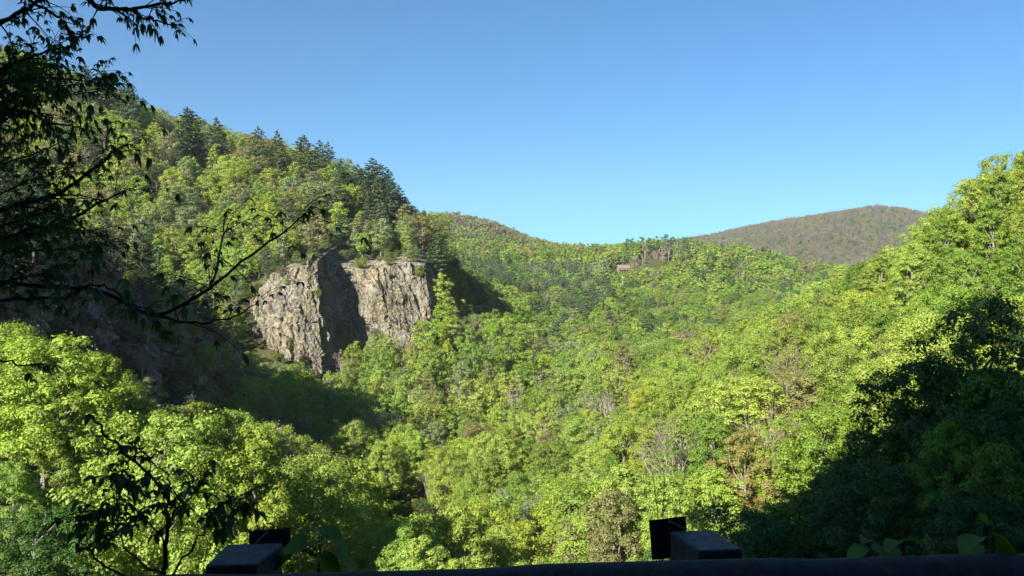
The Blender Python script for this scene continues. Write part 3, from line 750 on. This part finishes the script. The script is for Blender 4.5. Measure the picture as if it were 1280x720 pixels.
# ------------------------------------------------------------------ houses on the central hill
M_TAN=plain_mat('tan_timber',(.27,.19,.115),.8,.2,.2,.8); M_PALE=plain_mat('pale_metal_roof',(.17,.155,.13),.5,.4,.1,.5)
M_BROWN=plain_mat('brown_shingle',(.075,.05,.048),.85,.2,.3,.6); M_GLASS=plain_mat('window_glass',(.03,.035,.045),.12,.6,.1,1); M_WOOD=plain_mat('brown_siding',(.085,.062,.048),.8,.2,.25,.8)
def roof_mesh(w,d,h,eave,z,th=.35,axis=0):
    m=MB(); 
    for sgn in (-1,1):
        if axis==0: a=[(-w/2-eave,sgn*(d/2+eave),z-eave*.6),(w/2+eave,sgn*(d/2+eave),z-eave*.6),(w/2+eave,0,z+h),(-w/2-eave,0,z+h)]
        else: a=[(sgn*(w/2+eave),-d/2-eave,z-eave*.6),(sgn*(w/2+eave),d/2+eave,z-eave*.6),(0,d/2+eave,z+h),(0,-d/2-eave,z+h)]
        a=np.array(a); m.hexa(np.concatenate([a,a+[0,0,th]]))
    return m
def gable_wall(w,d,h,rise,z0,axis):
    m=MB(); m.box((0,0,z0+h/2),(w,d,h))
    if axis==1:
        for y in (-d/2+.1,d/2-.1): m.hexa([(-w/2,y-.1,z0+h),(w/2,y-.1,z0+h),(w/2,y+.1,z0+h),(-w/2,y+.1,z0+h),(-.1,y-.1,z0+h+rise*.95),(.1,y-.1,z0+h+rise*.95),(.1,y+.1,z0+h+rise*.95),(-.1,y+.1,z0+h+rise*.95)])
    else:
        for x in (-w/2+.1,w/2-.1): m.hexa([(x-.1,-d/2,z0+h),(x+.1,-d/2,z0+h),(x+.1,d/2,z0+h),(x-.1,d/2,z0+h),(x-.1,-.1,z0+h+rise*.95),(x+.1,-.1,z0+h+rise*.95),(x+.1,.1,z0+h+rise*.95),(x-.1,.1,z0+h+rise*.95)])
    return m
def put_windows(root,spots,y):
    for (x,z,w_,h_) in spots:
        f=MB(); t=.14
        f.box((x,y,z+h_/2+t/2),(w_+2*t,.16,t)); f.box((x,y,z-h_/2-t/2),(w_+2*t,.16,t)); f.box((x-w_/2-t/2,y,z),(t,.16,h_)); f.box((x+w_/2+t/2,y,z),(t,.16,h_))
        wf=link('window',f.mesh('window',[M_PALE]),root); g=MB(); g.box((x,y+.02,z),(w_,.08,h_)); link('pane',g.mesh('pane',[M_GLASS]),wf)
def house_root(px,row,Y,rz,lab):
    p=at(px,row,Y); o=bpy.data.objects.new('hillside_house',None); COL.objects.link(o); o.location=p; o.rotation_euler=(0,0,rz); o.scale=(1.05,1.05,1.05); tag(o,lab,'house'); return o
h1=house_root(779,335,834,.12,'tan timber house with pale roof and deck, lower of the two on the central hill')
link('wall',gable_wall(11,7,4.6,2.2,-4,0).mesh('wall',[M_TAN]),h1); link('foundation',(lambda m:(m.box((0,0,-7),(11.6,7.4,6)),m)[1])(MB()).mesh('foundation',[M_WOOD]),h1)
link('roof',roof_mesh(11,7,2.3,1.0,4.6-4+.0).mesh('roof',[M_PALE]),h1)
dk=MB(); dk.box((0,-5.2,-1.4),(13,3.2,.4)); 
for q in np.linspace(-6.3,6.3,6): dk.box((q,-6.6,-4.6),(.3,.3,6.0))
d1=link('deck',dk.mesh('deck',[M_TAN]),h1)
rl=MB(); rl.box((0,-6.75,-.15),(13,.14,.16)); 
for q in np.linspace(-6.4,6.4,22): rl.box((q,-6.75,-.72),(.1,.1,.95))
link('railing',rl.mesh('railing',[M_TAN]),d1)
put_windows(h1,[(-3.6,-.6,1.8,1.8),(0,-.9,2.2,2.4),(3.6,-.6,1.8,1.8)],-3.56)
h2=house_root(817,322,852,-.2,'dark brown gabled house among tall trunks near the central ridge top')
link('wall',gable_wall(9,9,6,4,-2,1).mesh('wall',[M_WOOD]),h2); link('roof',roof_mesh(9,9,4.2,1.1,4,axis=1).mesh('roof',[M_BROWN]),h2)
wg=gable_wall(11,8,4.5,3,-2,0); link('wing',wg.mesh('wing',[M_WOOD]),h2).location=(9.9,1.5,0)
link('roof',roof_mesh(11,8,3.2,1.0,2.5).mesh('roof',[M_BROWN]),h2).location=(9.95,1.5,.02)
ch=MB(); ch.box((5.6,1.5,6),(1.1,1.1,5)); link('chimney',ch.mesh('chimney',[M_ROCK]),h2)
put_windows(h2,[(-2.3,1.2,1.6,1.8),(2.0,1.2,1.6,1.8),(0,4.6,1.6,1.6)],-4.56); put_windows(h2,[(8.5,.6,1.7,1.6),(12.6,.6,1.7,1.6)],-2.56)

# ------------------------------------------------------------------ guardrail
M_RAIL=plain_mat('dark_weathered_timber',(.026,.026,.028),.8,.2,.5,30,.8)
M_CAP=plain_mat('dark_bluish_timber',(.034,.037,.044),.62,.35,.55,45,.8)  # dark timber with a faint blue tone
gr=bpy.data.objects.new('guardrail',None); COL.objects.link(gr); gr.location=(0,1.5,-1.75)
tag(gr,'dark timber guardrail along the bottom edge of the view, with two block posts','guardrail')
off=np.array(gr.location)
rb=MB(); xs=np.linspace(-4,4,60)
yaw=.07
rp=np.stack([xs,1.50+xs*yaw,-.622+.003*np.sin(xs*3.1)],-1)-off
rb.tube(rp,.088+.002*np.sin(xs*7)+.0015*np.sin(xs*17),28)
link('rail',rb.mesh('rail',[M_RAIL],True),gr)
def post(top,board,zb=-2.4):
    t=np.array(top)-off; zc=t[:,2].mean(); t[:,2]=zc*.7+t[:,2]*.3
    b=t.copy(); b[:,2]=zb-off[2]
    m=MB(); 
    ctr=t.mean(0); e=.006
    m.hexa(np.concatenate([b,t]))
    po=link('post',m.mesh('post',[M_CAP]),gr)
    bv=po.modifiers.new('edge','BEVEL'); bv.width=.005; bv.segments=2; bv.limit_method='ANGLE'
    bo=np.array(board)-off; k=MB(); k.hexa(bo); x=link('backing_board',k.mesh('backing_board',[M_RAIL]),po)
    po['st']=0; del po['st']
    return po
def q4(pts): return [at(*p) for p in pts]
post(q4([(256,710,1.66),(321,703,1.66),(354,675,1.80),(284,682,1.80)]),
     q4([(312,700,1.84),(363,700,1.84),(363,700,1.88),(312,700,1.88),(311,664,1.84),(363,659.5,1.84),(363,659.5,1.88),(311,664,1.88)]))
post(q4([(873,690.5,1.66),(929,683,1.66),(890,659.5,1.80),(837,667.5,1.80)]),
     q4([(815,700,1.83),(859,696,1.83),(859,696,1.88),(815,700,1.88),(811,650.5,1.83),(857.5,645,1.83),(857.5,645,1.88),(811,650.5,1.88)]))

M_STRAP=plain_mat('grey_metal_strap',(.20,.19,.18),.5,.4,.2,30)
for par,a,b in ((gr.children[1],(318,681,1.836),(335,664,1.836)),(gr.children[2],(835,651,1.826),(859,662,1.826))):
    k=MB(); k.tube(np.array([at(*a),(at(*a)+at(*b))/2,at(*b)])-off,[.0022]*3,6); link('strap',k.mesh('strap',[M_STRAP]),par)
wr=bpy.data.objects.new('weed_stalk',None); COL.objects.link(wr); wb=at(824,700,2.1); wb[2]=float(ground(np.array([wb[0]]),np.array([wb[1]]))[0]); wr.location=wb
tag(wr,'thin bare weed stalks standing just behind the right post of the guardrail','weed')
for pts in ([(824,760,2.1),(824,690,2.1),(822,640,2.1),(817,600,2.1),(812,578,2.1)],[(826,760,2.12),(829,680,2.12),(829,630,2.12),(831,600,2.12),(829,588,2.12)]):
    P=np.array([wb]+[at(*q) for q in pts])-wb; k=MB(); k.tube(P,np.linspace(.0018,.0006,len(P)),6); link('stem',k.mesh('stem',[M_DBARK],True),wr)

# ------------------------------------------------------------------ near leaves
def blades(m,base,dirs,L,Wd,rng,droop=.5,k=5):
    """leaf blades folded along the midrib and bending down towards the tip"""
    for b,d,l,w in zip(base,dirs,L,Wd):
        d=np.asarray(d,float); d/=np.linalg.norm(d)+1e-9
        up=np.array([0,0,1.0])+rng.normal(0,.25,3); side=np.cross(d,up); side/=np.linalg.norm(side)+1e-9; up=np.cross(side,d)
        t=np.linspace(0,1,k); prof=np.sin(np.pi*np.clip(t,0,1)**.85)**.8; prof[0]=.05; prof[-1]=.02
        c=b+d*(t*l)[:,None]+np.array([0,0,-1])*(droop*l*t**2)[:,None]
        e1=c+side*(prof*w*.5)[:,None]+up*(prof*w*.14)[:,None]; e2=c-side*(prof*w*.5)[:,None]+up*(prof*w*.14)[:,None]
        V=np.concatenate([c,e1,e2]); f=[]
        for i in range(k-1): f+= [(i,i+1,k+i+1,k+i),(i+1,i,2*k+i,2*k+i+1)]
        m.add(V,f)
def palm(m,p,d,rng,L=.12,n=5,wr=.42):
    """five leaflets spreading from the end of a stalk, hanging"""
    d=np.array(d,float); d/=np.linalg.norm(d)+1e-9; side=np.cross(d,[0,0,1.0]); side/=np.linalg.norm(side)+1e-9
    A=np.linspace(-1.25,1.25,n)+rng.normal(0,.12,n)
    dirs=[d*math.cos(a)+side*math.sin(a)+np.array([0,0,rng.uniform(-.75,-.05)]) for a in A]
    l=L*(1-.28*np.abs(A)/1.25)*rng.uniform(.8,1.2,n)
    blades(m,[p]*n,dirs,l,l*wr,rng,rng.uniform(.4,.9))
ovr=np.random.default_rng(5)
ot=bpy.data.objects.new('overhanging_tree',None); COL.objects.link(ot)
tx,ty=-7.2,6.6; tz=float(ground(np.array([tx]),np.array([ty]))[0]); OFF=np.array([tx,ty,tz]); ot.location=OFF
tag(ot,'dark shaded tree whose leafy branches reach in over the left edge and top corner','tree')
m=MB(); m.tube(np.array([[0,0,-.5],[.05,.1,2],[-.05,.2,5],[.1,.1,8],[.15,.2,10.5]]),[.22,.18,.15,.11,.05],10); link('trunk',m.mesh('trunk',[M_DBARK],True),ot)
lf=MB()
def smooth(P,k=5):
    P=np.array(P,float); n_=len(P); t=np.linspace(0,n_-1,(n_-1)*k+1); out=[]
    for q in t:
        i=min(int(q),n_-2); f=q-i; p0=P[max(i-1,0)];p1=P[i];p2=P[i+1];p3=P[min(i+2,n_-1)]
        out.append(.5*((2*p1)+(-p0+p2)*f+(2*p0-5*p1+4*p2-p3)*f*f+(-p0+3*p1-3*p2+p3)*f**3))
    return np.array(out)
def limb(pts,r0,r1,twigs,name='branch',root=ot,OFFS=None,mat=M_DBARK,leafm=None,L=.12,start=.25,tl=(.15,.5),sub=True,cl=2,nl=5,wr=.42):
    OFFS=OFF if OFFS is None else OFFS; leafm=lf if leafm is None else leafm
    P=smooth([p if isinstance(p,np.ndarray) else at(*p) for p in pts])
    P=P+ovr.normal(0,.006,P.shape)
    m=MB(); R=np.linspace(r0,r1,len(P)); m.tube(P-OFFS,R,6)
    seglen=np.linalg.norm(P[-1]-P[0])
    for q in range(twigs):
        t=ovr.uniform(start,1); k=min(int(t*(len(P)-1)),len(P)-2); b=P[k]; d=P[k+1]-P[k]; d/=np.linalg.norm(d)+1e-9
        v=d*.6+ovr.normal(0,.55,3)+np.array([0,0,.12]); v/=np.linalg.norm(v); l=ovr.uniform(*tl)
        e=b+v*l+np.array([0,0,-.12*l]); mid=(b+e)/2+ovr.normal(0,.04*l,3)+np.array([0,0,.06*l])
        m.tube(smooth([b,mid,e],3)-OFFS,np.linspace(max(R[k]*.45,.0028),.0016,7),4)
        for w_ in range(cl):
            s_=[1.0,.55,.8][w_%3]; pp=b+(e-b)*s_
            palm(leafm,pp-OFFS,v+ovr.normal(0,.45,3),ovr,L*ovr.uniform(.75,1.2),nl,wr)
    palm(leafm,P[-1]-OFFS,P[-1]-P[-2],ovr,L,nl,wr); palm(leafm,P[-2]-OFFS,P[-1]-P[-3]+ovr.normal(0,.1,3),ovr,L,nl,wr)
    link(name,m.mesh(name,[mat],True),root)
T=lambda z:np.array([tx+.1,ty+.15,z])
limb([T(.4),(-150,345,6.6),(-60,350,6.5),(60,357,6.4),(130,366,6.3),(192,393,6.2),(262,360,6.1),(312,318,6.1),(352,292,6.0),(384,264,6.0)],.026,.005,24,start=.5,L=.065)
limb([(192,393,6.2),(225,402,6.3),(262,402,6.35),(300,392,6.4),(325,372,6.4)],.014,.004,9,L=.07)
limb([(262,360,6.1),(272,330,6.2),(278,290,6.2),(285,262,6.3)],.010,.004,6,L=.07)
limb([T(.6),(-100,312,6.9),(0,299,6.8),(60,288,6.8),(110,262,6.7),(160,236,6.7)],.035,.005,20,start=.4,L=.066)
limb([T(.9),(-80,272,6.3),(20,255,6.2),(75,240,6.2),(130,200,6.1),(160,180,6.1)],.03,.005,20,start=.4,L=.066)
limb([T(1.2),(-60,170,7.2),(0,141,7.1),(30,139,7.1),(60,152,7.0),(100,160,7.0)],.03,.005,18,start=.4,L=.066)
limb([T(1.6),(-70,120,6.6),(0,90,6.5),(35,72,6.5),(70,62,6.5)],.03,.005,24,start=.4,L=.066)
limb([T(2.4),(-60,45,6.4),(0,27,6.3),(44,4,6.3),(70,-14,6.3)],.03,.006,18,start=.4,L=.07)
limb([T(3.0),(-40,-60,6.3),(60,-30,6.2),(104,-6,6.2),(120,8,6.2),(140,12,6.2),(168,10,6.2),(200,6,6.2),(236,-2,6.2)],.035,.006,20,start=.5,L=.06,tl=(.1,.3))
limb([(164,12,6.2),(178,22,6.2),(195,26,6.2),(212,30,6.2),(226,31,6.2)],.010,.004,7,L=.055,tl=(.08,.2))
limb([T(2.7),(-30,-30,6.5),(36,0,6.4),(60,14,6.4),(78,24,6.4),(84,36,6.4),(98,42,6.4),(110,43,6.4)],.02,.003,9,start=.5,L=.06,tl=(.08,.25))
limb([T(.0),(-60,400,6.0),(0,377,6.0),(50,373,6.0),(84,372,6.0),(112,357,6.0),(134,360,6.0),(166,379,6.0),(190,388,6.0)],.02,.004,10,start=.4,L=.09)
limb([T(-.1),(-60,470,6.2),(0,452,6.0),(28,458,6.0),(58,458,6.0)],.013,.004,3,start=.7,L=.06,tl=(.06,.15))
for q in range(17):
    r=ovr.uniform(70,350); Y=ovr.uniform(6.2,8.8); e=ovr.uniform(20,135)
    limb([T(-(r-330)/F*7+.2),(-70,r+ovr.uniform(0,30),Y),(e*.4,r,Y),(e,r-ovr.uniform(-10,25),Y)],.015,.003,30,start=.3,L=.062,tl=(.12,.5),cl=3)
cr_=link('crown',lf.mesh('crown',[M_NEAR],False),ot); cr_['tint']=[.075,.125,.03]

# sapling behind the rail at lower left
st=bpy.data.objects.new('sapling',None); COL.objects.link(st)
sb=at(206,720,3.3); OFF2=np.array([sb[0],sb[1],float(ground(np.array([sb[0]]),np.array([sb[1]]))[0])]); st.location=OFF2
tag(st,'dark leafy sapling with a bent stem just beyond the rail at lower left','sapling')
lf2=MB(); kw=dict(root=st,OFFS=OFF2,leafm=lf2,L=.043,tl=(.05,.16),cl=2,nl=3,wr=.62)
limb([OFF2,(206,760,3.3),(207,700,3.3),(209,660,3.3),(211,614,3.3)],.012,.007,10,'stem',start=.8,**kw)
limb([(211,614,3.3),(190,597,3.28),(160,570,3.25),(135,545,3.2),(109,516,3.15)],.0065,.0045,0,'stem',**kw)
limb([(206,730,3.3),(228,700,3.3),(252,668,3.35),(268,638,3.4),(290,625,3.4),(312,628,3.4)],.006,.002,18,start=.4,**kw)
limb([(206,740,3.3),(150,720,3.2),(118,690,3.2),(132,640,3.2),(126,640,3.2)],.006,.002,14,start=.5,**kw)
limb([(207,720,3.3),(160,690,3.4),(140,650,3.4),(150,620,3.4),(140,588,3.4)],.005,.002,16,start=.35,**kw)
limb([(208,680,3.3),(180,650,3.2),(165,625,3.2),(155,600,3.2)],.004,.002,14,start=.3,**kw)
limb([(209,660,3.3),(225,640,3.25),(240,620,3.2),(255,600,3.2)],.004,.002,9,start=.3,**kw)
limb([(211,614,3.3),(205,590,3.35),(180,575,3.4),(160,560,3.4)],.004,.002,10,start=.3,**kw)
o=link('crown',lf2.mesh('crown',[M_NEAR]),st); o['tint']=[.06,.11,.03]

# vines climbing over the rail
def vine(px,row,Y,leaves,lab,stem=None):
    r=bpy.data.objects.new('climbing_vine',None); COL.objects.link(r); b=at(px,row,Y); r.location=b; tag(r,lab,'vine','vines on the guardrail')
    m=MB(); P=smooth([at(px+4,row+140,Y),at(px-3,row+60,Y),at(px,row+8,Y)]+([at(*stem)] if stem else []),4)-b; m.tube(P,np.linspace(.004,.002,len(P)),6); link('stem',m.mesh('stem',[M_DBARK],True),r)
    g=np.random.default_rng(int(px))
    for (lx,ly,ang,L,w,dr,dy) in leaves:
        k=MB(); a=math.radians(ang); blades(k,[at(lx,ly,Y+dy)-b],[(math.cos(a),-.35,math.sin(a))],[L],[w],g,dr,9)
        kk=MB(); kk.tube(np.stack([P[-1],(P[-1]+at(lx,ly,Y+dy)-b)/2+[0,0,.01],at(lx,ly,Y+dy)-b]),[.0015,.0013,.001],4)
        q=link('leaf',k.mesh('leaf',[M_NEAR],True),r); q['tint']=[.11,.21,.03]; link('stalk',kk.mesh('stalk',[M_DBARK]),q)
vine(400,690,1.78,[(398,668,60,.075,.042,.9,0),(404,664,20,.07,.045,1.1,.02),(385,682,150,.07,.055,.7,0),(372,688,200,.065,.055,.5,.02),(398,692,-30,.065,.055,.5,-.02),(412,690,-10,.07,.06,.6,0),(362,690,170,.05,.05,.4,0)],'dark broad leaved vine beside the left post of the guardrail')
vine(1085,690,1.62,[(1086,678,120,.045,.035,.8,0),(1084,684,180,.05,.045,.8,0),(1088,686,20,.04,.035,.8,.02)],'small vine leaves above the rail, leftmost of the three at lower right')
vine(1128,690,1.62,[(1128,678,150,.05,.05,.8,0),(1132,676,30,.05,.045,1.0,0),(1124,686,190,.05,.05,.6,.02)],'vine leaf pair above the rail, middle of the three at lower right')
vine(1232,690,1.62,[(1232,655,100,.035,.035,.3,0),(1228,672,170,.06,.06,.7,0),(1236,668,10,.06,.05,1.1,0),(1246,658,40,.03,.016,.5,0),(1230,682,200,.05,.05,.6,.02),(1242,680,-20,.055,.05,.7,.0)],'taller leafy vine above the rail, rightmost of the three at lower right',(1234,650,1.62))

# ------------------------------------------------------------------ valley air
hm=bpy.data.materials.new('haze'); hm.use_nodes=True; hn=hm.node_tree; hn.nodes.clear()
ho=hn.nodes.new('ShaderNodeOutputMaterial'); hv=hn.nodes.new('ShaderNodeVolumePrincipled')
hv.inputs['Color'].default_value=(.82,.90,1,1); hv.inputs['Density'].default_value=.00006; hv.inputs['Anisotropy'].default_value=.1
hn.links.new(hv.outputs[0],ho.inputs['Volume'])
zt=max(float(TZ.max()),max(t['z']+40 for t in TREES))+20; zb=float(TZ.min())-1
hb=MB(); hb.box((0,0,(zt+zb)/2),(13200,13200,zt-zb)); tag(link('haze',hb.mesh('haze',[hm])),kind='stuff')

# ------------------------------------------------------------------ camera, sun, sky
cam=bpy.data.cameras.new('camera'); co=bpy.data.objects.new('camera',cam); COL.objects.link(co)
co.location=(0,0,0); co.rotation_euler=(math.radians(90),0,0)
cam.sensor_width=36; cam.lens=36*F/1280; cam.clip_start=.05; cam.clip_end=30000
SC.camera=co
sl=bpy.data.lights.new('sun','SUN'); sl.energy=5.0; sl.angle=math.radians(.5); sl.color=(1.0,.94,.80)
so=bpy.data.objects.new('sun',sl); COL.objects.link(so)
so.rotation_euler=Vector(SUN).to_track_quat('Z','Y').to_euler()
w=bpy.data.worlds.new('World'); SC.world=w; w.use_nodes=True
nt=w.node_tree; bg=nt.nodes['Background']
sky=nt.nodes.new('ShaderNodeTexSky'); sky.sky_type='NISHITA'; sky.sun_disc=False
sky.sun_elevation=SUN_EL; sky.sun_rotation=math.atan2(SUN[0],SUN[1])
sky.altitude=0; sky.air_density=1.0; sky.dust_density=0.0; sky.ozone_density=8.0
gain=nt.nodes.new('ShaderNodeMix'); gain.data_type='RGBA'; gain.blend_type='MULTIPLY'; gain.inputs[0].default_value=1; gain.inputs[7].default_value=(.56,1.06,1.14,1)
nt.links.new(sky.outputs[0],gain.inputs[6]); nt.links.new(gain.outputs[2],bg.inputs[0]); bg.inputs[1].default_value=.042
SC.view_settings.view_transform='Standard'; SC.view_settings.look='None'; SC.view_settings.exposure=1.6; SC.view_settings.gamma=1
SC.view_settings.use_curve_mapping=False
SC.cycles.max_bounces=5; SC.cycles.diffuse_bounces=3; SC.cycles.transmission_bounces=4; SC.cycles.transparent_max_bounces=8
